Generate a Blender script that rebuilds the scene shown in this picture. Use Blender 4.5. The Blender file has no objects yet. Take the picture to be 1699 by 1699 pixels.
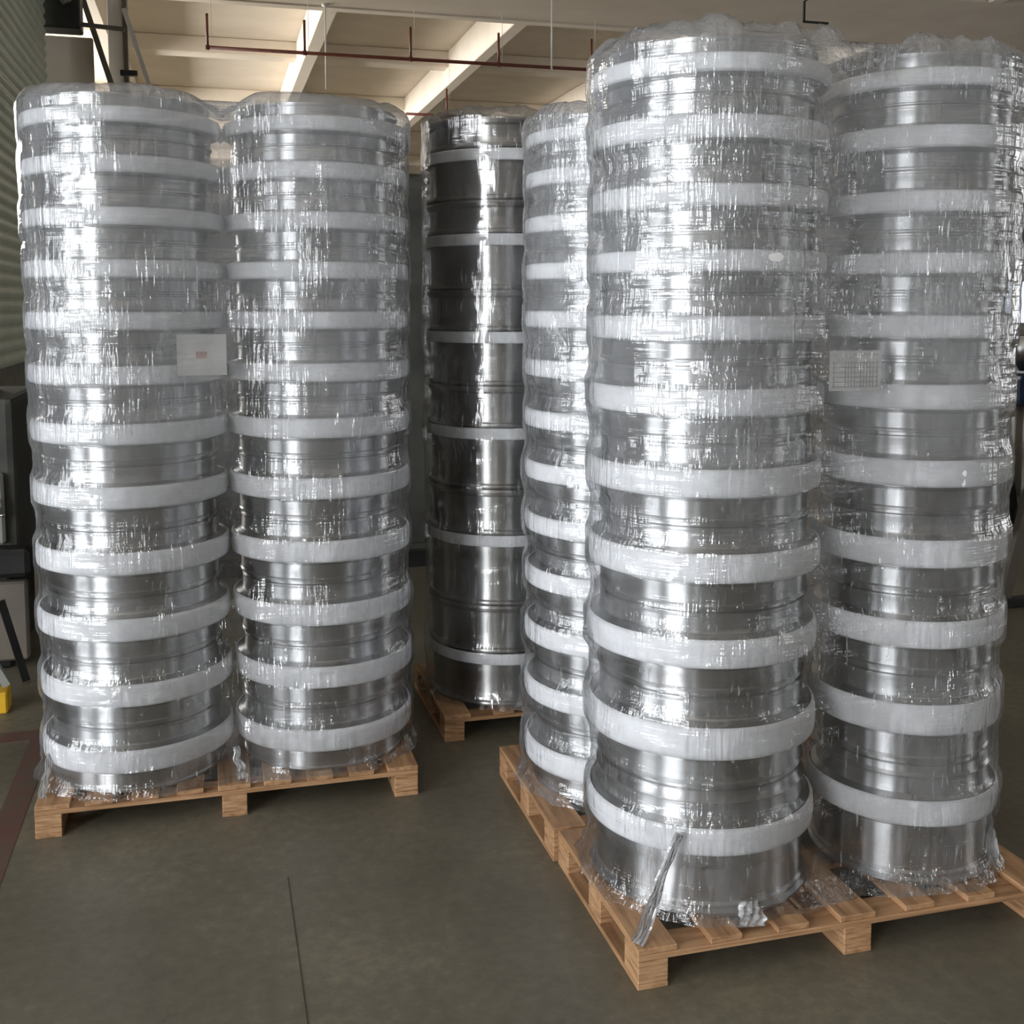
import bpy, bmesh, math, random
from mathutils import Vector, noise
from math import sin, cos, pi, radians, exp

# ------------------------------------------------------------------ camera, world, lights, exposure
S = bpy.context.scene
C = S.collection
cam_d = bpy.data.cameras.new('camera'); cam = bpy.data.objects.new('camera', cam_d); C.objects.link(cam)
cam.location = (0, 0, 1.6)
cam.rotation_euler = (radians(90 - 5.307), 0, radians(-15.25))
cam_d.sensor_fit = 'HORIZONTAL'; cam_d.sensor_width = 36
cam_d.lens = 36 * 1830 / 1699
cam_d.shift_y = -(849.5 - 675) / 1699
cam_d.clip_start = .05; cam_d.clip_end = 200
S.camera = cam
S.view_settings.view_transform = 'Standard'; S.view_settings.look = 'None'
S.view_settings.gamma = 1; S.view_settings.use_curve_mapping = False
S.view_settings.exposure = -0.3
S.cycles.use_denoising = True
S.cycles.transparent_max_bounces = 16
S.cycles.max_bounces = 6; S.cycles.diffuse_bounces = 3; S.cycles.glossy_bounces = 4; S.cycles.transmission_bounces = 4
S.cycles.sample_clamp_indirect = 6
S.cycles.use_adaptive_sampling = True; S.cycles.adaptive_threshold = .08; S.cycles.adaptive_min_samples = 16

W = bpy.data.worlds.new('sky'); S.world = W; W.use_nodes = True
W.node_tree.nodes['Background'].inputs[0].default_value = (.80, .88, 1.0, 1)
W.node_tree.nodes['Background'].inputs[1].default_value = 2.0

def area(name, loc, rot, sx, sy, power, col=(1, 1, 1)):
    l = bpy.data.lights.new(name, 'AREA'); l.shape = 'RECTANGLE'; l.size = sx; l.size_y = sy
    l.energy = power; l.color = col
    o = bpy.data.objects.new(name, l); C.objects.link(o); o.location = loc; o.rotation_euler = rot
    return o
XL, XR, YB, YF = -7.0, 16.0, -14.0, 46.0     # inner faces of the hall
ZS = 7.0                                     # slab underside
# openings: (y0, y1, z0, z1) in the left wall, right wall
OPEN_L = [(-6.6, -2.0, 0, 4.6), (-12.6, -10.4, 0, 4.6), (-0.3, 2.2, 0, 4.6), (19, 26, 3.2, 6.0), (29, 43, 3.2, 6.0)]  # last two are unseen openings added to brighten the far ceiling
OPEN_R = [(-5.6, -2.2, 0, 4.4), (-12.5, -11.0, 0, 4.4), (18.6, 20.3, 1.02, 2.12), (4.0, 8.0, .6, 4.6)]
PL = [1250, 150, 330, 2200, 4300]
PR = [200, 60, 60, 190]
DAY = (.96, .98, 1.0)
for (a, b, z0, z1), p in zip(OPEN_L, PL):
    area('opening_light', (XL - .25, (a+b)/2, (z0+z1)/2), (0, radians(-90), 0), z1 - z0, b - a, p, DAY if a < 10 else (1, .95, .88))  # the warm far pair is added fill for the ceiling
for (a, b, z0, z1), p in zip(OPEN_R, PR):
    area('opening_light', (XR + .25, (a+b)/2, (z0+z1)/2), (0, radians(90), 0), z1 - z0, b - a, p, (1, .97, .92))

# ------------------------------------------------------------------ materials
def mat(name):
    m = bpy.data.materials.new(name); m.use_nodes = True
    return m, m.node_tree, m.node_tree.nodes['Principled BSDF']
def N(t, k, **kw):
    n = t.nodes.new(k)
    for a, v in kw.items():
        if a in n.inputs: n.inputs[a].default_value = v
        else: setattr(n, a, v)
    return n
def coord(t, scale=(1, 1, 1), kind='Object', rot=(0, 0, 0)):
    c = t.nodes.new('ShaderNodeTexCoord'); m = t.nodes.new('ShaderNodeMapping')
    m.inputs['Scale'].default_value = scale; m.inputs['Rotation'].default_value = rot
    t.links.new(c.outputs[kind], m.inputs['Vector']); return m.outputs[0]
def wpos(t, scale=(1, 1, 1), rot=(0, 0, 0)):
    c = t.nodes.new('ShaderNodeNewGeometry'); m = t.nodes.new('ShaderNodeMapping')
    m.inputs['Scale'].default_value = scale; m.inputs['Rotation'].default_value = rot
    t.links.new(c.outputs['Position'], m.inputs['Vector']); return m.outputs[0]
def noisy(t, vec, scale, detail=4, rough=.55):
    n = t.nodes.new('ShaderNodeTexNoise'); n.inputs['Scale'].default_value = scale
    n.inputs['Detail'].default_value = detail; n.inputs['Roughness'].default_value = rough
    t.links.new(vec, n.inputs['Vector']); return n.outputs[0]
def ramp(t, fac, stops):
    r = t.nodes.new('ShaderNodeValToRGB'); e = r.color_ramp.elements
    e[0].position, e[0].color = stops[0][0], tuple(stops[0][1]) + (1,)
    e[1].position, e[1].color = stops[-1][0], tuple(stops[-1][1]) + (1,)
    for p, c in stops[1:-1]:
        x = e.new(p); x.color = tuple(c) + (1,)
    t.links.new(fac, r.inputs[0]); return r.outputs[0]
def g(v): return (v, v, v)
def math_(t, op, a, b=None, c=None, clamp=False):
    n = t.nodes.new('ShaderNodeMath'); n.operation = op; n.use_clamp = clamp
    for i, v in enumerate((a, b, c)):
        if v is None: continue
        if isinstance(v, (int, float)): n.inputs[i].default_value = v
        else: t.links.new(v, n.inputs[i])
    return n.outputs[0]
def bump(t, h, strength, dist=.01):
    b = t.nodes.new('ShaderNodeBump'); b.inputs['Strength'].default_value = strength; b.inputs['Distance'].default_value = dist
    t.links.new(h, b.inputs['Height']); return b.outputs[0]
def painted(name, c0, c1, scale=2, rough=.7, stretch=(1, 1, 1), metallic=0):
    m, t, p = mat(name)
    f = noisy(t, wpos(t, stretch), scale, 5)
    t.links.new(ramp(t, f, [(.3, c0), (.7, c1)]), p.inputs['Base Color'])
    p.inputs['Roughness'].default_value = rough; p.inputs['Metallic'].default_value = metallic
    return m

def metal(name, col, rough, aniso):
    m, t, p = mat(name)
    v = coord(t, (1, 1, 260))
    f = noisy(t, v, 1.0, 3)
    t.links.new(ramp(t, f, [(.3, [c*.93 for c in col]), (.7, col)]), p.inputs['Base Color'])
    p.inputs['Metallic'].default_value = 1
    f2 = noisy(t, coord(t, (6, 6, 90)), 1.0, 3)
    r = t.nodes.new('ShaderNodeMapRange'); r.inputs[3].default_value = rough*.95; r.inputs[4].default_value = rough*1.06
    t.links.new(f2, r.inputs[0]); t.links.new(r.outputs[0], p.inputs['Roughness'])
    p.inputs['Anisotropic'].default_value = aniso
    tn = t.nodes.new('ShaderNodeTangent'); tn.direction_type = 'RADIAL'; tn.axis = 'Z'
    t.links.new(tn.outputs[0], p.inputs['Tangent'])
    p.inputs['Anisotropic Rotation'].default_value = 0.25
    return m
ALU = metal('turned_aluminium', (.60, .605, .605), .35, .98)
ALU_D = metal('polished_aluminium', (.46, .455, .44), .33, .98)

def foam():
    m, t, p = mat('white_foam_strip')
    f = noisy(t, coord(t, (1, 1, 1)), 30, 4)
    t.links.new(ramp(t, f, [(.3, (.80, .81, .83)), (.7, (.90, .91, .92))]), p.inputs['Base Color'])
    p.inputs['Roughness'].default_value = .6
    p.inputs['Subsurface Weight'].default_value = .0
    t.links.new(bump(t, noisy(t, coord(t, (8, 8, 60)), 3, 4), .35, .003), p.inputs['Normal'])
    return m
FOAM = foam()

def wood(name, c0, c1, c2, axis):
    m, t, p = mat(name)
    st = [(1.2, 14, 30), (14, 1.2, 30), (6, 6, 60)][axis]
    f = noisy(t, wpos(t, st), 2.2, 6, .62)
    f2 = noisy(t, wpos(t, (3, 3, 3)), 2.0, 3)
    s = math_(t, 'ADD', math_(t, 'MULTIPLY', f, .72), math_(t, 'MULTIPLY', f2, .28))
    t.links.new(ramp(t, s, [(.40, c0), (.5, c1), (.60, c2)]), p.inputs['Base Color'])
    p.inputs['Roughness'].default_value = .65
    t.links.new(bump(t, f, .4, .002), p.inputs['Normal'])
    return m
WX = wood('pine_board_across', (.26, .14, .068), (.40, .225, .11), (.50, .30, .16), 0)
WY = wood('pine_board_along', (.26, .14, .068), (.40, .225, .11), (.50, .30, .16), 1)
WB = wood('pressed_block_wood', (.25, .125, .055), (.42, .24, .12), (.53, .32, .17), 2)

def floor_mat():
    m, t, p = mat('grey_green_floor_coating')
    v = wpos(t)
    a = noisy(t, v, 1.1, 6, .6); b = noisy(t, wpos(t, (1, 1, 1)), 26, 6, .7)
    s = math_(t, 'ADD', math_(t, 'MULTIPLY', a, .6), math_(t, 'MULTIPLY', b, .4))
    base = ramp(t, s, [(.38, (.108, .097, .070)), (.52, (.155, .139, .102)), (.64, (.225, .200, .140))])
    spots = ramp(t, noisy(t, v, 60, 2), [(.70, g(0)), (.74, g(1))])
    mx = N(t, 'ShaderNodeMix', data_type='RGBA'); mx.inputs[7].default_value = (.06, .055, .05, 1)
    t.links.new(math_(t, 'MULTIPLY', spots, .5), mx.inputs[0]); t.links.new(base, mx.inputs[6])
    t.links.new(mx.outputs[2], p.inputs['Base Color'])
    rr = t.nodes.new('ShaderNodeMapRange'); rr.inputs[3].default_value = .38; rr.inputs[4].default_value = .62
    t.links.new(a, rr.inputs[0]); t.links.new(rr.outputs[0], p.inputs['Roughness'])
    t.links.new(bump(t, b, .12, .003), p.inputs['Normal'])
    return m
FLOOR = floor_mat()
CREAM = painted('cream_painted_concrete', (.66, .585, .49), (.74, .665, .57), 1.2, .8)
CREAM2 = painted('cream_painted_beam', (.72, .645, .545), (.80, .725, .625), 1.5, .75)
WALLM = painted('dusty_grey_plaster', (.085, .09, .10), (.13, .13, .135), 1.0, .85)
GREEN = painted('grey_green_sheet', (.33, .38, .31), (.42, .47, .39), 3, .45)
BLACK = painted('black_painted_steel', (.008, .008, .009), (.020, .020, .020), 9, .4)
DARK = painted('dark_oily_steel', (.035, .036, .032), (.075, .075, .065), 5, .5)
BROWN = painted('dark_grey_brown_steel', (.12, .105, .085), (.18, .155, .125), 4, .5)
GREYM = painted('worn_grey_panel', (.20, .21, .19), (.30, .31, .28), 6, .5)
BLUE = painted('dark_blue_enamel', (.008, .02, .05), (.012, .035, .085), 6, .3)
STEEL = painted('bare_sheet_steel', (.5, .5, .5), (.65, .65, .64), 6, .3, metallic=1)
YEL = painted('yellow_enamel', (.75, .42, .02), (.82, .50, .03), 8, .45)
RUST = painted('red_brown_pipe_paint', (.12, .028, .015), (.17, .045, .025), 8, .5)
REDL = painted('faded_red_floor_tape', (.135, .062, .048), (.11, .09, .072), 9, .6)
LINEM = painted('dark_floor_joint', (.045, .042, .032), (.07, .066, .05), 9, .8)
WHITE = painted('white_enamel', (.74, .72, .68), (.82, .80, .76), 4, .5)
PAPER = painted('white_label_paper', (.70, .69, .66), (.76, .75, .72), 40, .6)
PRINT = painted('grey_label_print', (.28, .28, .29), (.36, .36, .36), 60, .6)
PRINTR = painted('pale_red_label_print', (.50, .30, .27), (.58, .38, .34), 60, .6)

def film_mat(name, lo, hi, zlo=.85, zhi=1.5, bs=1.15):
    m, t, p = mat(name); t.nodes.remove(p)
    out = t.nodes['Material Output']
    geo = t.nodes.new('ShaderNodeNewGeometry')
    sep = t.nodes.new('ShaderNodeSeparateXYZ'); t.links.new(geo.outputs['Position'], sep.inputs[0])
    # number of film layers grows with height
    hr = t.nodes.new('ShaderNodeMapRange'); hr.interpolation_type = 'SMOOTHSTEP'
    hr.inputs[1].default_value = zlo; hr.inputs[2].default_value = zhi; hr.inputs[3].default_value = lo; hr.inputs[4].default_value = hi
    big = noisy(t, wpos(t, (1.3, 1.3, .9)), 2.6, 3)
    zz = math_(t, 'ADD', sep.outputs[2], math_(t, 'MULTIPLY', math_(t, 'SUBTRACT', big, .5), .9))
    t.links.new(zz, hr.inputs[0])
    # cloudy patches and edges of overlapping layers
    patch = ramp(t, noisy(t, wpos(t, (2, 2, 1.2)), 2.4 , 5, .6), [(.47, g(0)), (.66, g(1))])
    lay = math_(t, 'MULTIPLY', patch, .16)
    # wrinkles: fine vertical, horizontal and diagonal creases, each in its own patches
    def crease(scale, rot, sc, lo_, hi_):
        f = noisy(t, wpos(t, scale, rot), sc, 2, .5)
        return math_(t, 'SMOOTH_MIN', 1.0, ramp(t, f, [(lo_, g(0)), (hi_, g(1))]), .01)
    ridge_v = noisy(t, wpos(t, (46, 46, 3.2)), 1.0, 3, .6)
    ridge_h = noisy(t, wpos(t, (3.0, 3.0, 40)), 1.0, 3, .6)
    ridge_d = noisy(t, wpos(t, (30, 30, 5), (0, radians(38), radians(15))), 1.0, 3, .6)
    mv = ramp(t, noisy(t, wpos(t), 4.0, 2), [(.45, g(0)), (.6, g(1))])
    md = ramp(t, noisy(t, wpos(t, (1, 1, 1), (1, 2, 0)), 3.0, 2), [(.5, g(0)), (.62, g(1))])
    soft = noisy(t, wpos(t, (5, 5, 5)), 1.6, 3)
    h = math_(t, 'MULTIPLY', ridge_v, math_(t, 'ADD', .25, mv))
    h = math_(t, 'ADD', h, math_(t, 'MULTIPLY', ridge_h, .55))
    h = math_(t, 'ADD', h, math_(t, 'MULTIPLY', ridge_d, math_(t, 'MULTIPLY', md, 1.1)))
    h = math_(t, 'ADD', h, math_(t, 'MULTIPLY', soft, 1.2))
    nrm = bump(t, h, bs, .009)
    # white strands: folds of gathered film, plus window glints painted into the haze
    st = ramp(t, noisy(t, wpos(t, (120, 120, 9)), 1.0, 2), [(.64, g(0)), (.70, g(1))])
    st = math_(t, 'MULTIPLY', st, mv)
    sd = ramp(t, noisy(t, wpos(t, (85, 85, 12), (0, radians(40), radians(15))), 1.0, 2), [(.66, g(0)), (.74, g(1))])
    sd = math_(t, 'MULTIPLY', sd, md)
    haze = math_(t, 'ADD', hr.outputs[0], math_(t, 'ADD', lay, math_(t, 'MULTIPLY', math_(t, 'ADD', st, sd), .5)), None, True)
    lw = t.nodes.new('ShaderNodeLayerWeight'); lw.inputs['Blend'].default_value = .22
    edge = math_(t, 'POWER', lw.outputs['Facing'], 3.0)
    haze = math_(t, 'ADD', haze, math_(t, 'MULTIPLY', edge, .35), None, True)
    tr = t.nodes.new('ShaderNodeBsdfTransparent'); tr.inputs[0].default_value = (.985, .99, 1.0, 1)
    df = t.nodes.new('ShaderNodeBsdfDiffuse'); df.inputs[0].default_value = (.78, .80, .83, 1)
    tl = t.nodes.new('ShaderNodeBsdfTranslucent'); tl.inputs[0].default_value = (.78, .80, .83, 1)
    for x in (df, tl): t.links.new(nrm, x.inputs['Normal'])
    m1 = t.nodes.new('ShaderNodeMixShader'); m1.inputs[0].default_value = .40
    t.links.new(df.outputs[0], m1.inputs[1]); t.links.new(tl.outputs[0], m1.inputs[2])
    m2 = t.nodes.new('ShaderNodeMixShader'); t.links.new(haze, m2.inputs[0])
    t.links.new(tr.outputs[0], m2.inputs[1]); t.links.new(m1.outputs[0], m2.inputs[2])
    gl = t.nodes.new('ShaderNodeBsdfGlossy'); gl.inputs['Roughness'].default_value = .11
    t.links.new(nrm, gl.inputs['Normal'])
    fr = t.nodes.new('ShaderNodeFresnel'); fr.inputs[0].default_value = 1.5; t.links.new(nrm, fr.inputs['Normal'])
    gf = math_(t, 'MULTIPLY_ADD', fr.outputs[0], 1.5, .045, True)
    gf = math_(t, 'MINIMUM', gf, .6)
    m3 = t.nodes.new('ShaderNodeMixShader'); t.links.new(gf, m3.inputs[0])
    t.links.new(m2.outputs[0], m3.inputs[1]); t.links.new(gl.outputs[0], m3.inputs[2])
    t.links.new(m3.outputs[0], out.inputs[0])
    return m
FILM = film_mat('clear_stretch_film', .02, .23)
FILM_T = film_mat('thin_stretch_film', .01, .04, bs=.35)
FILM_G = film_mat('gathered_film', .75, .8, bs=.5)

def glass_mat():
    m, t, p = mat('window_glass')
    p.inputs['Roughness'].default_value = .02
    p.inputs['Transmission Weight'].default_value = 1; p.inputs['IOR'].default_value = 1.02
    return m

# ------------------------------------------------------------------ mesh helpers
def mesh_of(bm, name, m, smooth=False):
    bmesh.ops.recalc_face_normals(bm, faces=bm.faces)
    me = bpy.data.meshes.new(name); bm.to_mesh(me); bm.free()
    for x in (m if isinstance(m, (list, tuple)) else [m]): me.materials.append(x)
    if smooth:
        for f in me.polygons: f.use_smooth = True
    return me
def put(name, me, parent=None, loc=(0, 0, 0), rz=0):
    o = bpy.data.objects.new(name, me); C.objects.link(o); o.location = loc; o.rotation_euler = (0, 0, rz)
    if parent: o.parent = parent
    return o
def obj(name, bm, m, parent=None, loc=(0, 0, 0), rz=0, smooth=False):
    return put(name, mesh_of(bm, name, m, smooth), parent, loc, rz)
def thing(name, label, cat, loc=(0, 0, 0), rz=0, group=None):
    o = bpy.data.objects.new(name, None); C.objects.link(o); o.location = loc; o.rotation_euler = (0, 0, rz)
    o.empty_display_size = .1
    o['label'] = label; o['category'] = cat
    if group: o['group'] = group
    return o
def tag(o, label, cat, group=None):
    o['label'] = label; o['category'] = cat
    if group: o['group'] = group
    return o
def struct(name, bm, m, smooth=False):
    o = obj(name, bm, m, smooth=smooth); o['kind'] = 'structure'; return o
def box(bm, x0, x1, y0, y1, z0, z1):
    v = [bm.verts.new((x, y, z)) for x in (x0, x1) for y in (y0, y1) for z in (z0, z1)]
    for f in ((0, 1, 3, 2), (4, 6, 7, 5), (0, 4, 5, 1), (2, 3, 7, 6), (0, 2, 6, 4), (1, 5, 7, 3)):
        bm.faces.new([v[i] for i in f])
    return v
def bevel(bm, w, seg=1):
    bmesh.ops.bevel(bm, geom=list(bm.edges), offset=w, segments=seg, affect='EDGES', profile=.6)
def B(*a, bev=0, seg=1):
    bm = bmesh.new(); box(bm, *a)
    if bev: bevel(bm, bev, seg)
    return bm
def bar(bm, p, q, w, d=None, up=(0, 0, 1)):
    d = d or w
    p, q = Vector(p), Vector(q); ax = (q - p).normalized(); u = Vector(up)
    if abs(ax.dot(u)) > .98: u = Vector((0, 1, 0))
    s = ax.cross(u).normalized(); u = s.cross(ax)
    vs = [[bm.verts.new(e + s*i*w/2 + u*j*d/2) for i, j in ((-1, -1), (1, -1), (1, 1), (-1, 1))] for e in (p, q)]
    bm.faces.new(vs[0]); bm.faces.new(vs[1][::-1])
    for i in range(4): bm.faces.new((vs[0][i], vs[0][(i+1) % 4], vs[1][(i+1) % 4], vs[1][i]))
def tube(bm, p, q, r, n=10, r2=None):
    r2 = r if r2 is None else r2
    p, q = Vector(p), Vector(q); ax = (q - p).normalized(); u = Vector((0, 0, 1))
    if abs(ax.dot(u)) > .98: u = Vector((0, 1, 0))
    s = ax.cross(u).normalized(); u = s.cross(ax)
    a = [bm.verts.new(p + (s*cos(2*pi*i/n) + u*sin(2*pi*i/n))*r) for i in range(n)]
    b = [bm.verts.new(q + (s*cos(2*pi*i/n) + u*sin(2*pi*i/n))*r2) for i in range(n)]
    bm.faces.new(a[::-1]); bm.faces.new(b)
    for i in range(n): bm.faces.new((a[i], a[(i+1) % n], b[(i+1) % n], b[i]))
def lathe(prof, n=96, closed=True):
    bm = bmesh.new()
    rings = [[bm.verts.new((r*cos(2*pi*i/n), r*sin(2*pi*i/n), z)) for i in range(n)] for r, z in prof]
    m = len(rings)
    for k in range(m if closed else m - 1):
        a, b = rings[k], rings[(k+1) % m]
        for i in range(n): bm.faces.new((a[i], a[(i+1) % n], b[(i+1) % n], b[i]))
    return bm
def autosmooth(me, deg=35):
    for f in me.polygons: f.use_smooth = True
    me.set_sharp_from_angle(angle=radians(deg))
    return me

# ------------------------------------------------------------------ the setting
struct('floor', B(XL, XR, YB, YF, -.2, 0), FLOOR)
struct('ceiling', B(XL, XR, YB, YF, ZS, ZS + .25), CREAM)
def wall_x(name, x0, x1, ya, yb, openings, m):
    bm = bmesh.new(); ys = ya
    for (a, b, z0, z1) in sorted(openings):
        box(bm, x0, x1, ys, a, 0, ZS)
        if z0 > 0: box(bm, x0, x1, a, b, 0, z0)
        box(bm, x0, x1, a, b, z1, ZS); ys = b
    box(bm, x0, x1, ys, yb, 0, ZS)
    return struct(name, bm, m)
wall_x('wall_left', XL - .2, XL, YB, YF, OPEN_L, WALLM)
wall_x('wall_right', XR, XR + .2, YB, YF, OPEN_R, WALLM)
struct('wall_back', B(XL, XR, YB - .2, YB, 0, ZS), WALLM)
struct('wall_front', B(XL, XR, YF, YF + .2, 0, ZS), WALLM)
wn = 0
for side, ops, x in (('l', OPEN_L, XL - .1), ('r', OPEN_R, XR + .1)):
    for (a, b, z0, z1) in ops:
        wn += 1; bm = bmesh.new()
        w = .06
        for (p0, p1, q0, q1) in ((a, a+w, z0, z1), (b-w, b, z0, z1), (a+w, b-w, z1-w, z1), (a+w, b-w, z0, z0+w)):
            box(bm, x-.04, x+.04, p0, p1, q0, q1)
        n = 0 if b - a < 1.8 and z0 == 0 else max(1, int((b-a)/1.2))
        for i in range(1, n+1):
            yy = a + (b-a)*i/(n+1); box(bm, x-.03, x+.03, yy-.035, yy+.035, z0+w, z1-w)
        struct('window_%d' % wn, bm, BROWN)  # frames also go round the two added far openings
# beam across the hall, ribs behind it, girders running away
struct('trim_1', B(XL, XR, 15.2, 18.1, 6.3, ZS, bev=.02), CREAM)
struct('trim_2', B(XL, XR, 18.1, 18.35, 6.28, 6.52, bev=.02), CREAM2)
k = 3
for y in (23.7, 29.2, 34.7, 40.2):
    struct('trim_%d' % k, B(XL, XR, y, y + .45, 6.66, ZS, bev=.02), CREAM2); k += 1
for x in (-1.85, 1.85, 5.05, 8.95, 11.85):
    struct('trim_%d' % k, B(x, x + .25, 18.36, YF, 6.3, ZS, bev=.015), CREAM2); k += 1
for x in (8.95, 11.85, 5.05):
    struct('trim_%d' % k, B(x, x + .25, YB, 15.19, 6.3, ZS, bev=.015), CREAM2); k += 1
# ribbed sheet wall on the left
bm = bmesh.new(); prof = []
pitch = .13; z = 1.0; x0 = -1.9
while z < 6.3:
    for q in range(6):
        f = q/6
        prof.append((x0 + .022*sin(pi*min(1, f*1.25)), z + f*pitch))
    z += pitch
prof.append((x0, z))
y0, y1 = 9.5, 15.05
va = [(bm.verts.new((x, y0, zz)), bm.verts.new((x, y1, zz)), bm.verts.new((x-.06 - (x-x0), y0, zz)), bm.verts.new((x-.06-(x-x0), y1, zz))) for x, zz in prof]
for a, b in zip(va, va[1:]):
    bm.faces.new((a[0], a[1], b[1], b[0])); bm.faces.new((a[2], b[2], b[3], a[3]))
    bm.faces.new((a[1], a[3], b[3], b[1])); bm.faces.new((a[0], b[0], b[2], a[2]))
bm.faces.new((va[0][0], va[0][2], va[0][3], va[0][1])); bm.faces.new((va[-1][0], va[-1][1], va[-1][3], va[-1][2]))
struct('wall_ribbed', bm, GREEN)
struct('wall_ribbed_base', B(-2.05, -1.9, 9.5, 15.05, 0, 1.0), DARK)
# floor joint and floor marking
struct('trim_30', B(.1705, .1735, 1.2, 3.02, 0, .0008), LINEM)
bm = bmesh.new(); box(bm, -.68, -.60, 2.0, 4.26, 0, .0015); box(bm, -3.0, -.60, 4.26, 4.36, 0, .0015)
struct('trim_31', bm, REDL)

# ------------------------------------------------------------------ pallets
def pallet(label, x, y, nb, dy=.615):
    L = 1.165
    t = thing('wooden_pallet', label, 'pallet', (x, y, 0), 0, 'wooden pallets on the floor')
    rnd = random.Random(int(x*100))
    for bx in (0, .544, L - .077):
        obj('bottom_runner', B(bx, bx+.077, 0, dy, 0, .014, bev=.002), WY, t)
        for by in (0, dy/2 - .045, dy - .09):
            obj('block', B(bx+.0005, bx+.0765, by+.0005, by+.0895, .0142, .070, bev=.002), WB, t)
    for by in (0, dy/2 - .045, dy - .09):
        obj('cross_board', B(.0, L, by, by+.09, .0702, .0845, bev=.002), WX, t)
    # deck boards
    gap = (L - .1) / (nb - 1)
    for i in range(nb):
        w = .1 if i in (0, nb//2, nb-1) else .082 + rnd.uniform(-.004, .004)
        cx = .05 + gap*i
        obj('deck_board', B(cx-w/2, cx+w/2, rnd.uniform(0, .003), dy-rnd.uniform(0, .003), .0847, .1, bev=.002), WY, t)
    return t
pallet('wooden pallet under the two leftmost wheel stacks', -.545, 3.44, 9)
pallet('wooden pallet in the right foreground, nearest to the camera', .926, 2.278, 7)
pallet('wooden pallet directly behind the right foreground pallet, partly hidden by it', .915, 2.905, 7)
pallet('wooden pallet farthest back, under the dark stack in the middle', .79, 3.84, 7)

# ------------------------------------------------------------------ wheels
def wheel_meshes(h, zb, style, r=1.0, key=''):
    """barrel, disc and edge strip of one wheel; h height, zb height of the strip centre"""
    R = .30*r; hb = .021 if style == 'plain' else .034
    if style == 'plain':
        rb = .283*r; lip = .293*r
        prof = [(rb-.006, 0), (lip, .002), (lip+.002, .007), (lip, .013), (rb, .018), (rb-.004, .03), (rb-.002, h*.5),
                (rb, h-.03), (lip, h-.022), (lip+.003, h-.012), (lip, h-.003), (rb-.006, h)]
    else:
        rb = .267*r; rn = .261*r; lip = .286*r
        prof = [(rb-.004, 0), (rb+.003, .002), (rb+.004, .008), (rb, .012), (rb, zb-hb-.013), (rb-.002, zb-hb-.010), (lip-.004, zb-hb-.004), (lip+.003, zb-hb-.001),
                (lip+.002, zb+hb), (lip-.004, zb+hb+.003), (rb, zb+hb+.008), (rb-.002, zb+hb+.011)]
        if style == 'tall':
            rb2 = .272*r
            prof = [(rb2-.002, 0), (rb2+.012, .003), (rb2+.014, .012), (rb2+.005, .018), (rb2+.006, .027), (rb2, .034), (rb2-.002, zb-hb-.012), (lip, zb-hb-.002),
                    (lip, zb+hb), (rb2-.002, zb+hb+.01), (rb2-.006, h-.055), (rb2-.004, h-.045), (rb2+.002, h-.038), (rb2-.004, h-.030), (rn+.004, h-.018), (rn+.004, h-.012), (rn-.002, h-.009), (rn-.002, h)]
        else:
            prof += [(rn+.003, h-.020), (rn+.005, h-.016), (rn+.005, h-.010), (rn-.001, h-.007), (rn-.001, h)]
    ri = .235*r
    inner = [(ri, h), (ri, h*.6), (ri+.004, h*.3), (ri, 0)]
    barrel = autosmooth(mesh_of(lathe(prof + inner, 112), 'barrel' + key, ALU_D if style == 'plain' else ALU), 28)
    zd = h*.5
    bm = lathe([(ri+.002, zd-.004), (.20*r, zd-.012), (.15*r, zd+.016), (.11*r, zd+.016), (.11*r, zd+.004), (.15*r, zd+.004), (.20*r, zd-.024), (ri+.002, zd-.016)], 64)
    for i in range(10):
        a = 2*pi*i/10
        tube(bm, (.13*r*cos(a), .13*r*sin(a), zd+.012), (.13*r*cos(a), .13*r*sin(a), zd+.022), .014, 10)
    disc = autosmooth(mesh_of(bm, 'disc' + key, ALU), 35)
    rs = []
    o = .002
    for i in range(9):
        a = -pi/2 + pi*i/8
        rs.append((lip + .0035 + (R - lip - .0035)*cos(a)**.45 if 0 < i < 8 else lip+.0035, zb + hb*sin(a)))
    strip = [(lip+.0033, zb+hb*.98)] 
    bm = lathe(rs, 112)
    strip_me = autosmooth(mesh_of(bm, 'strip' + key, FOAM), 60)
    return barrel, disc, strip_me
CACHE = {}
ORD = ['bottom', 'second', 'third', 'fourth', 'fifth', 'sixth', 'seventh', 'eighth', 'ninth', 'tenth', 'eleventh', 'topmost']
def ordinal(i, n):
    if i == 0: return 'bottom'
    if i == n-1: return 'topmost'
    if i == n-2: return 'second from top'
    return ORD[i] + ' from bottom'
rnd = random.Random(5)
def stack(cx, cy, r, seams, strips, phrase, group, styles, desc):
    n = len(seams) - 1
    for i in range(n):
        z0, z1 = seams[i], seams[i+1]; h = z1 - z0 - .0006
        st = styles(i); zb = strips[i]
        has = zb is not None
        zb = (zb - z0) if has else h*.5
        key = (round(h, 3), round(zb, 3), st, r)
        if st == 'mid': key = ('mid', r)
        if key not in CACHE:
            CACHE[key] = wheel_meshes(.2, .1, 'mid', r) if st == 'mid' else wheel_meshes(h, zb if st == 'tall' else h - (.023 if st == 'plain' else .036), st, r)
        b, d, s = CACHE[key]
        lab = '%s, %s of the %s' % (desc, ordinal(i, n), phrase)
        t = thing('truck_wheel', lab, 'wheel', (cx + rnd.uniform(-.002, .002), cy + rnd.uniform(-.002, .002), z0 + .0004), rnd.uniform(0, 6.28), group)
        if st == 'mid': t.scale = (1, 1, h/.2)
        put('barrel', b, t); put('disc', d, t)
        if has:
            o = put('edge_strip', s, t)
            o['label'] = 'white foam protective strip around the wheel'
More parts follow.
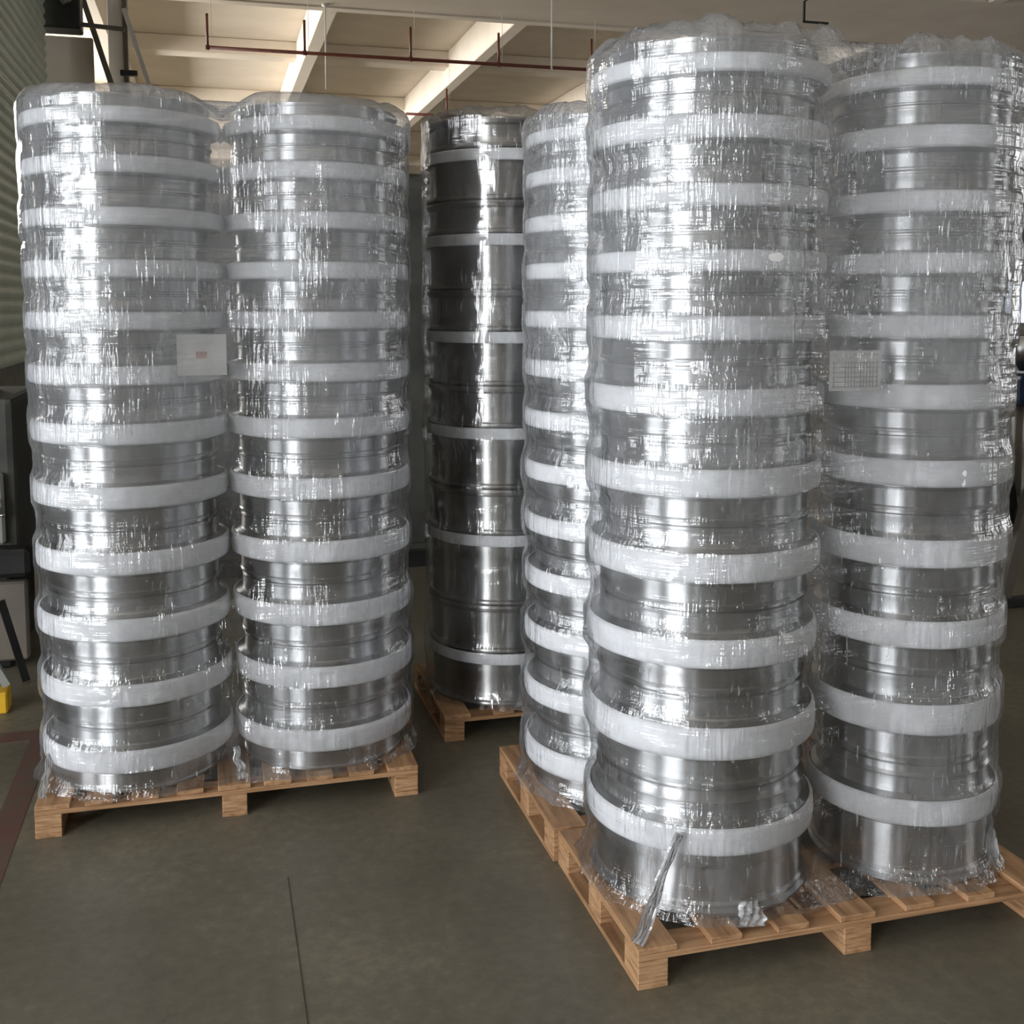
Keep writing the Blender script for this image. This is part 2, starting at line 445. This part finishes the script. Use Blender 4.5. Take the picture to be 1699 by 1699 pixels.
def seams_of(base, bands, top):
    return [base] + [(a+b)/2 for a, b in zip(bands, bands[1:])] + [top]
ZA = [.207, .414, .618, .821, 1.026, 1.218, 1.392, 1.553, 1.706, 1.858, 2.013, 2.158]
ZC = [.295, .556, .765, .973, 1.182, 1.374, 1.550, 1.705, 1.848, 2.010, 2.166]
ZE = [.226, .406, .590, .766, .933, 1.095, 1.255, 1.411, 1.557, 1.699, 1.838, 1.975, 2.10]
mid = lambda i: 'mid'
tallfirst = lambda i: 'tall' if i == 0 else 'mid'
D1 = 'aluminium wheel with white edge strip'
sA = seams_of(.1, ZA, 2.218)
stack(-.255, 3.74, 1.0, sA, ZA, 'leftmost stack', 'wheels of the leftmost stack', mid, D1)
stack(.350, 3.75, 1.0, sA, ZA, 'stack second from the left', 'wheels of the second stack from the left', mid, D1)
sC = [.1, .425] + seams_of(0, ZC[1:], 2.215)[1:]
stack(1.235, 2.63, 1.0, sC, ZC, 'large right foreground stack', 'wheels of the right foreground stack', tallfirst, D1)
stack(1.822, 2.58, .84, sC, ZC, 'rightmost stack', 'wheels of the rightmost stack', tallfirst, D1)
sE = seams_of(.1, ZE, 2.145)
stack(1.235, 3.235, 1.0, sE, ZE, 'narrow half-hidden middle stack', 'wheels of the half-hidden stack behind the foreground one', mid, D1)
sF = [.1, .303, .485, .751, .922, 1.150, 1.304, 1.503, 1.654, 1.857, 1.977, 2.160, 2.27]
stF = [(sF[i+1] if i % 2 == 0 and i < 11 else None) for i in range(12)]
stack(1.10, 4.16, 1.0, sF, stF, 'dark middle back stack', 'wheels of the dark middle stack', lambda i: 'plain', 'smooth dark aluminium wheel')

# ------------------------------------------------------------------ stretch film
def film_shell(name, label, cols, bands, r_in, r_out, ztop, z0=.1, tight=(.35, .75), amp=.006, seed=0, m=FILM, bridge=.05, top_h=.02, flare=.02):
    """film drawn around one or two round stacks: follows the strips, sags in between, gathered over the top"""
    na = 150; bm = bmesh.new(); rows = []
    zs = []
    z = z0
    while z < ztop: zs.append(z); z += .0115
    prof = [(z, 1.0, 0) for z in zs] + [(ztop + .0, .995, .2), (ztop + .012, .975, .5), (ztop + .022, .94, .8), (ztop + .027, .88, 1), (ztop + .024, .80, 1), (ztop+.016, .70, 1), (ztop+.012, .55, 1)]
    two = len(cols) == 2
    for z, sc, tp in prof:
        d = min(abs(z - b) for b in bands)
        k = min(1, max(0, (z - .8)/.7)); lo = tight[0]*(1-k) + tight[1]*k
        sh = lo + (1-lo)*exp(-(max(0, d-.037)/.022)**2)
        if z < z0 + .08: sh = max(sh, .25 + .75*(1 - (z - z0)/.08)*.8)
        ring = []
        if two:
            (xa, ya, ra), (xb, yb, rb) = cols
            pts = []
            for i in range(na//2 + 1):
                a = pi/2 + pi*i/(na//2); pts.append((xa, ya, ra, a, 0))
            nb = 34
            for i in range(1, nb):
                pts.append((0, 0, 0, 3*pi/2, i/nb))
            for i in range(na//2 + 1):
                a = -pi/2 + pi*i/(na//2); pts.append((xb, yb, rb, a, 0))
            for i in range(1, nb):
                pts.append((0, 0, 0, pi/2, -(i/nb)))
        else:
            pts = [(cols[0][0], cols[0][1], cols[0][2], 2*pi*i/(na*1.3), 0) for i in range(int(na*1.3))]
        mx = sum(c[0] for c in cols)/len(cols); my = sum(c[1] for c in cols)/len(cols)
        for (px, py, rr, a, s) in pts:
            if s == 0:
                rad = (r_in + (r_out - r_in)*sh)*rr
                x = px + rad*cos(a); y = py + rad*sin(a); nx, ny = cos(a), sin(a)
            else:
                f = abs(s)
                c0, c1 = (cols[0], cols[1]) if s > 0 else (cols[1], cols[0])
                sg = -1 if s > 0 else 1
                xx = c0[0]*(1-f) + c1[0]*f; yy = c0[1]*(1-f) + c1[1]*f
                rad0 = (r_in + (r_out - r_in)*sh); rad = rad0*(c0[2]*(1-f) + c1[2]*f)
                x = xx; y = yy + sg*(rad - bridge*sin(pi*f)**1.5); nx, ny = 0, sg
            n1 = noise.noise(Vector((x*5+seed, y*5, z*4))); n2 = noise.noise(Vector((x*22+seed, y*22, z*9))); n3 = noise.noise(Vector((x*9, y*9, z*45+seed)))
            dsp = amp*(n1*1.1 + n2*.55 + n3*.45)
            if s == 0: dsp = max(dsp, -.001 if d < .05 else -.008)
            fl = flare*max(0, 1 - (z - z0)/.07)**2*(1 + n2)
            x += nx*(dsp + fl); y += ny*(dsp + fl)
            zz = z
            if tp:
                # pulled in towards each stack's own axis, crumpled up
                if two:
                    ca = cols[0] if abs(x-cols[0][0]) < abs(x-cols[1][0]) else cols[1]
                    w = min(1, abs(x - mx)/.09)
                    x2 = ca[0] + (x - ca[0])*sc; y2 = ca[1] + (y - ca[1])*sc
                    x = x2*w + (mx + (x-mx)*sc)*(1-w); y = y2*w + (my + (y - my)*sc)*(1-w)
                    zz = z - (1-w)*.06
                else:
                    x = mx + (x-mx)*sc; y = my + (y-my)*sc
                zz += tp*top_h*(.5*noise.noise(Vector((x*40+seed, y*40, 9))) + noise.noise(Vector((x*6+seed, y*6, 3))) + .7*noise.noise(Vector((x*17+seed, y*17, 7))))
            ring.append(bm.verts.new((x, y, zz)))
        rows.append(ring)
    for a, b in zip(rows, rows[1:]):
        n = len(a)
        for i in range(n): bm.faces.new((a[i], a[(i+1) % n], b[(i+1) % n], b[i]))
    o = obj(name, bm, m, smooth=True)
    return tag(o, label, 'stretch film', 'clear stretch film around the wheel stacks')
fAB = film_shell('stretch_film', 'clear stretch film around the two leftmost wheel stacks', [(-.255, 3.74, 1), (.35, 3.75, 1)], ZA, .288, .3075, 2.214, seed=1, bridge=.035, top_h=.012)
fCD = film_shell('stretch_film', 'clear stretch film around the two stacks on the right foreground pallet', [(1.235, 2.63, 1), (1.822, 2.58, .84)], ZC, .284, .308, 2.218, seed=7, amp=.008, bridge=.035, top_h=.03)
fE = film_shell('stretch_film', 'clear stretch film around the narrow stack behind the foreground one', [(1.235, 3.235, 1)], ZE, .288, .309, 2.15, seed=13, amp=.007)
fF = film_shell('stretch_film', 'loose clear stretch film around the dark middle stack', [(1.10, 4.16, 1)], [.28, .728, 1.127, 1.48, 1.834, 2.137], .300, .318, 2.28, seed=21, amp=.006, tight=(.6, .8), m=FILM_T)

# gathered tails of film tied down at the pallet
def tail(parent, p, q, w0, w1, n=26, seed=0):
    bm = bmesh.new(); p, q = Vector(p), Vector(q); ax = (q-p).normalized(); side = ax.cross(Vector((0, 1, 0))).normalized(); out = side.cross(ax)
    rows = []
    for i in range(n+1):
        f = i/n; c = p.lerp(q, f); w = w0 + (w1-w0)*f
        row = []
        for j in range(9):
            s = j/8 - .5
            nz = noise.noise(Vector((j*.9+seed, f*5, seed)))
            row.append(bm.verts.new(c + side*(s*w + .3*w*noise.noise(Vector((f*4, seed, 2)))) + out*(.008*sin(j*2.4 + f*6) + .01*nz)))
        rows.append(row)
    for a, b in zip(rows, rows[1:]):
        for j in range(8): bm.faces.new((a[j], a[j+1], b[j+1], b[j]))
    return obj('gathered_tail', bm, FILM_G, parent, smooth=True)
tail(fCD, (1.06, 2.355, .33), (.93, 2.30, .105), .02, .035, seed=3)
tail(fCD, (1.235, 2.325, .15), (1.23, 2.30, .10), .05, .08, seed=4)
tail(fCD, (2.02, 2.46, .22), (1.98, 2.38, .11), .02, .04, seed=5)
tail(fAB, (.045, 3.455, .22), (.06, 3.44, .12), .02, .03, seed=6)
tail(fAB, (-.52, 3.60, .2), (-.53, 3.50, .10), .015, .025, seed=8)

# ------------------------------------------------------------------ labels on the film
def paper_label(name, label, x0, x1, z0, z1, fn, grid, red=False):
    """thin curved sheet; fn(x) gives (y, normal y) of the film it sticks to"""
    bm = bmesh.new(); n = 12
    def sheet(bm, xa, xb, za, zb, lift, th):
        k = max(2, int(abs(xb-xa)/.012))
        f0 = []; 
        for i in range(k+1):
            x = xa + (xb-xa)*i/k; y = fn(x) - lift
            f0.append((bm.verts.new((x, y, za)), bm.verts.new((x, y, zb)), bm.verts.new((x, y+th, za)), bm.verts.new((x, y+th, zb))))
        for a, b in zip(f0, f0[1:]):
            bm.faces.new((a[0], b[0], b[1], a[1])); bm.faces.new((a[2], a[3], b[3], b[2]))
            bm.faces.new((a[1], b[1], b[3], a[3])); bm.faces.new((a[0], a[2], b[2], b[0]))
        a = f0[0]; bm.faces.new((a[0], a[1], a[3], a[2])); a = f0[-1]; bm.faces.new((a[0], a[2], a[3], a[1]))
    t = thing(name, label, 'label', ((x0+x1)/2, fn((x0+x1)/2), z0))
    sheet(bm, x0, x1, z0, z1, .0, .0008)
    o = obj('paper', bm, PAPER, t); o.location = -Vector(t.location)
    bm = bmesh.new(); w, h = x1-x0, z1-z0
    for f in grid[0]: sheet(bm, x0+w*.06, x1-w*.06, z0+h*f-.0007, z0+h*f+.0007, .0012, .0008)
    for f, a, b in grid[1]: sheet(bm, x0+w*f-.0008, x0+w*f+.0008, z0+h*a, z0+h*b, .0012, .0008)
    o = obj('printed_grid', bm, PRINT, t); o.location = -Vector(t.location)
    bm = bmesh.new()
    for a, b, c, d in grid[2]: sheet(bm, x0+w*a, x0+w*b, z0+h*c, z0+h*d, .0012, .0008)
    o = obj('printed_block', bm, PRINTR if red else PRINT, t); o.location = -Vector(t.location)
    return t
paper_label('paper_label', 'square pale paper label between the two leftmost stacks', -.10, .045, 1.385, 1.51, lambda x: 3.446 + .035*sin(pi*(x+.255)/.605)**1.5,
            ([], [], [(.38, .60, .42, .58)]), red=True)
def yD(x):
    return 2.58 - math.sqrt(max(.0001, (.277)**2 - (x-1.835)**2)) - .006
paper_label('paper_label', 'paper label with a printed table on the rightmost stack', 1.445, 1.587, 1.39, 1.488, lambda x: 2.374,
            ([.1, .22, .34, .46, .58, .7, .9], [(f, .08, .72) for f in (.08, .3, .36, .42, .48, .6, .66, .72, .78, .84, .92)], [(.15, .18, .74, .84)]))
paper_label('paper_label', 'faint paper label high on the narrow half-hidden stack', 1.04, 1.12, 1.44, 1.58, lambda x: 3.235 - math.sqrt(.313**2-(x-1.235)**2) - .004,
            ([.3, .6], [], [(.2, .5, .4, .5)]))

# ------------------------------------------------------------------ ceiling pipes, cords and steelwork
def pipe(label, x0, x1, y, z, drops, h, top, r=.028):
    t = thing('sprinkler_pipe', label, 'pipe', (x0, y, z))
    bm = bmesh.new(); tube(bm, (0, 0, 0), (x1-x0, 0, 0), r, 10); obj('main_run', bm, RUST, t, smooth=True)
    for x in drops:
        bm = bmesh.new(); tube(bm, (x-x0, 0, 0), (x-x0, 0, h), r*.72, 8); tube(bm, (x-x0-.03, 0, 0), (x-x0+.03, 0, 0), r*1.35, 8)
        obj('riser', bm, RUST, t, smooth=True)
        bm = bmesh.new(); tube(bm, (x-x0+.06, 0, 0), (x-x0+.06, 0, top-z), .004, 6); obj('hanger_rod', bm, CREAM, t)
pipe('long dark red pipe with upright risers under the ceiling', .04, 7.6, 17.85, 5.5, [.06, 1.52, 3.19, 4.64, 6.24], .50, 6.3)
pipe('farther dark red pipe showing above the dark middle stack', 4.0, 5.6, 23.0, 5.52, [4.86], .55, 7.0)
for nm, x, y, z0, z1, lab in (('light_cord', 4.73, 15.22, 4.9, 6.3, 'thin pale cord hanging from the ceiling beam, middle of picture'),
                              ('light_cord', 1.86, 18.0, 5.0, 6.3, 'thin pale cord hanging from the ceiling, above the second stack')):
    bm = bmesh.new(); tube(bm, (0, 0, 0), (0, 0, z1-z0), .012, 8); tube(bm, (0, 0, z1-z0-.03), (0, 0, z1-z0), .05, 10)
    tag(obj(nm, bm, WHITE, loc=(x, y, z0), smooth=True), lab, 'cord')
bm = bmesh.new(); bar(bm, (8.55, 15.0, 5.75), (8.55, 15.0, 6.05), .03); bar(bm, (8.535, 15.0, 5.75), (8.95, 15.0, 5.75), .03)
bar(bm, (8.55, 15.0, 6.04), (8.96, 15.0, 6.28), .02)
tag(obj('pipe_bracket', bm, BLACK), 'small black L-shaped bracket under the ceiling girder at upper right', 'bracket')

# left background: panel, column, braces, motor housing
tag(obj('partition_panel', B(-2.03, -1.42, 16.0, 16.12, 0, 5.13, bev=.01), CREAM), 'tall beige panel beyond the ribbed wall at upper left', 'panel')
t = thing('steel_column', 'cream steel column beside the beige panel at upper left', 'column', (-1.12, 16.3, 0))
obj('column_web', B(-.13, .07, -.05, .05, 0, 6.29, bev=.01), WHITE, t)
obj('column_flange', B(.07, .13, -.12, .12, 0, 6.29, bev=.008), BROWN, t)
bm = bmesh.new(); bar(bm, (-1.62, 15.9, 5.95), (-1.13, 15.9, 4.3), .20, .07)
tag(obj('diagonal_brace', bm, BROWN), 'brown diagonal steel brace leaning across the upper left corner', 'brace')
bm = bmesh.new(); bar(bm, (-1.02, 16.1, 5.55), (-.62, 16.1, 4.2), .14, .06)
tag(obj('diagonal_brace', bm, WHITE), 'pale diagonal steel brace right of the cream column', 'brace')
t = thing('motor_housing', 'black motor housing on top of the ribbed wall', 'motor', (-1.9, 15.3, 4.98))
obj('housing', B(-.1, .40, 0, .4, .1, .95, bev=.02), BLACK, t)
bm = bmesh.new(); tube(bm, (.12, -.06, .62), (.26, -.06, .40), .07, 10); obj('cable_elbow', bm, GREYM, t, smooth=True)
bm = bmesh.new(); bar(bm, (.37, .2, .20), (.92, .2, .17), .05); obj('mounting_arm', bm, BROWN, t)
tag(obj('wall_bracket', B(-1.08, -.86, 15.86, 15.95, 4.64, 4.71, bev=.006), BLACK), 'small black bracket on the cream column', 'bracket')

# left machinery beyond the leftmost stack
t = thing('machine', 'dark machine standing left of the leftmost stack', 'machine', (-1.3, 5.0, 0))
obj('body', B(-.5, .47, .12, .9, .42, 1.20, bev=.03, seg=2), DARK, t)
obj('plinth', B(-.45, .42, .16, .86, 0, .419, bev=.01), BLACK, t)
obj('top_cover', B(-.4, .30, .2, .8, 1.2, 1.42, bev=.04, seg=2), BLACK, t)
obj('front_panel', B(-.45, .425, .08, .1195, .57, .88, bev=.01), GREYM, t)
obj('side_box', B(.36, .53, .0, .14, .44, .56, bev=.02), BLACK, t)
obj('foot_plate', B(.30, .50, .10, .159, .05, .40, bev=.01), BROWN, t)
bm = bmesh.new(); tube(bm, (.41, .07, .70), (.41, .07, .77), .007, 8); tube(bm, (.41, .07, .70), (.43, .07, .70), .007, 8); obj('lever', bm, STEEL, t, smooth=True)
bm = bmesh.new(); bar(bm, (-.87, 4.90, .37), (-.79, 4.93, .012), .018, .03)
tag(obj('support_strut', bm, BLACK), 'thin black strut slanting to the floor at the left edge', 'strut')
t = thing('floor_stand', 'pale stand with yellow foot at the left edge', 'stand', (-.87, 4.62, 0))
bm = bmesh.new(); bar(bm, (-.04, 0, .30), (.06, 0, .10), .03, .03); obj('upright', bm, GREYM, t)
obj('yellow_foot', B(-.10, .065, -.05, .05, 0, .085, bev=.006), YEL, t)
t = thing('gap_filler_box', 'added dark box darkening the gap behind the two leftmost stacks', 'machine', (-.9, 6.5, 0))  # made-up box, added only so the gap between the stacks looks dark
obj('filler_body', B(0, 2.45, .02, 1.2, .1, 2.34, bev=.02), DARK, t)
obj('plinth', B(.04, 2.41, .06, 1.16, 0, .0995), BLACK, t)
for i in range(3): obj('filler_door', B(.03 + i*.8, .80 + i*.8, 0, .0195, .16, 2.28, bev=.006), DARK, t)
for i in range(3): obj('filler_handle', B(.72 + i*.8, .75 + i*.8, -.03, -.0005, 1.0, 1.16, bev=.006), BROWN, t)

# right machinery beyond the rightmost stack
t = thing('work_frame', 'dark steel trestle frame right of the rightmost stack', 'frame', (4.0, 4.85, 0))
bm = bmesh.new(); bar(bm, (.02, 0, .03), (.40, .02, 1.45), .06, .045, up=(0, 1, 0)); obj('leg', bm, BROWN, t)
bm = bmesh.new(); bar(bm, (.12, .08, .36), (-.06, .12, 1.34), .11, .05, up=(0, 1, 0)); obj('leg', bm, BLACK, t)
obj('foot_rail', B(-.5, 1.0, -.04, .02, 0, .05, bev=.004), BLACK, t)
t = thing('drill_press', 'dark blue machine head on a post at the right edge', 'machine', (5.3, 6.3, 0))
bm = bmesh.new(); tube(bm, (0, 0, .3), (0, 0, 1.0), .03, 14); obj('post', bm, BROWN, t, smooth=True)
obj('head', B(-.10, .35, -.15, .2, .92, 1.14, bev=.04, seg=3), BLUE, t)
bm = bmesh.new(); tube(bm, (.02, 0, 1.15), (.02, 0, 1.38), .03, 16, .16); obj('hopper', bm, STEEL, t, smooth=True)
obj('cross_rail', B(-.5, .5, -.03, .03, 1.385, 1.43, bev=.004), BROWN, t)
obj('base', B(-.3, .4, -.2, .2, 0, .30, bev=.02), DARK, t)
t = thing('steel_shelving', 'dark shelving rack in the right background', 'rack', (9.6, 11.2, 0))
for x in (-1.2, 1.2):
    for y in (0, .6): obj('upright', B(x-.03, x+.03, y-.03, y+.03, 0, 3.4), BLACK, t)
for z in (.25, .95, 1.30, 2.1, 2.7, 3.3): obj('shelf', B(-1.17, 1.17, -.03, .63, z, z+.07), BROWN, t)
obj('back_panel', B(-1.3, 1.3, .66, .70, 2.17, 3.4), DARK, t)
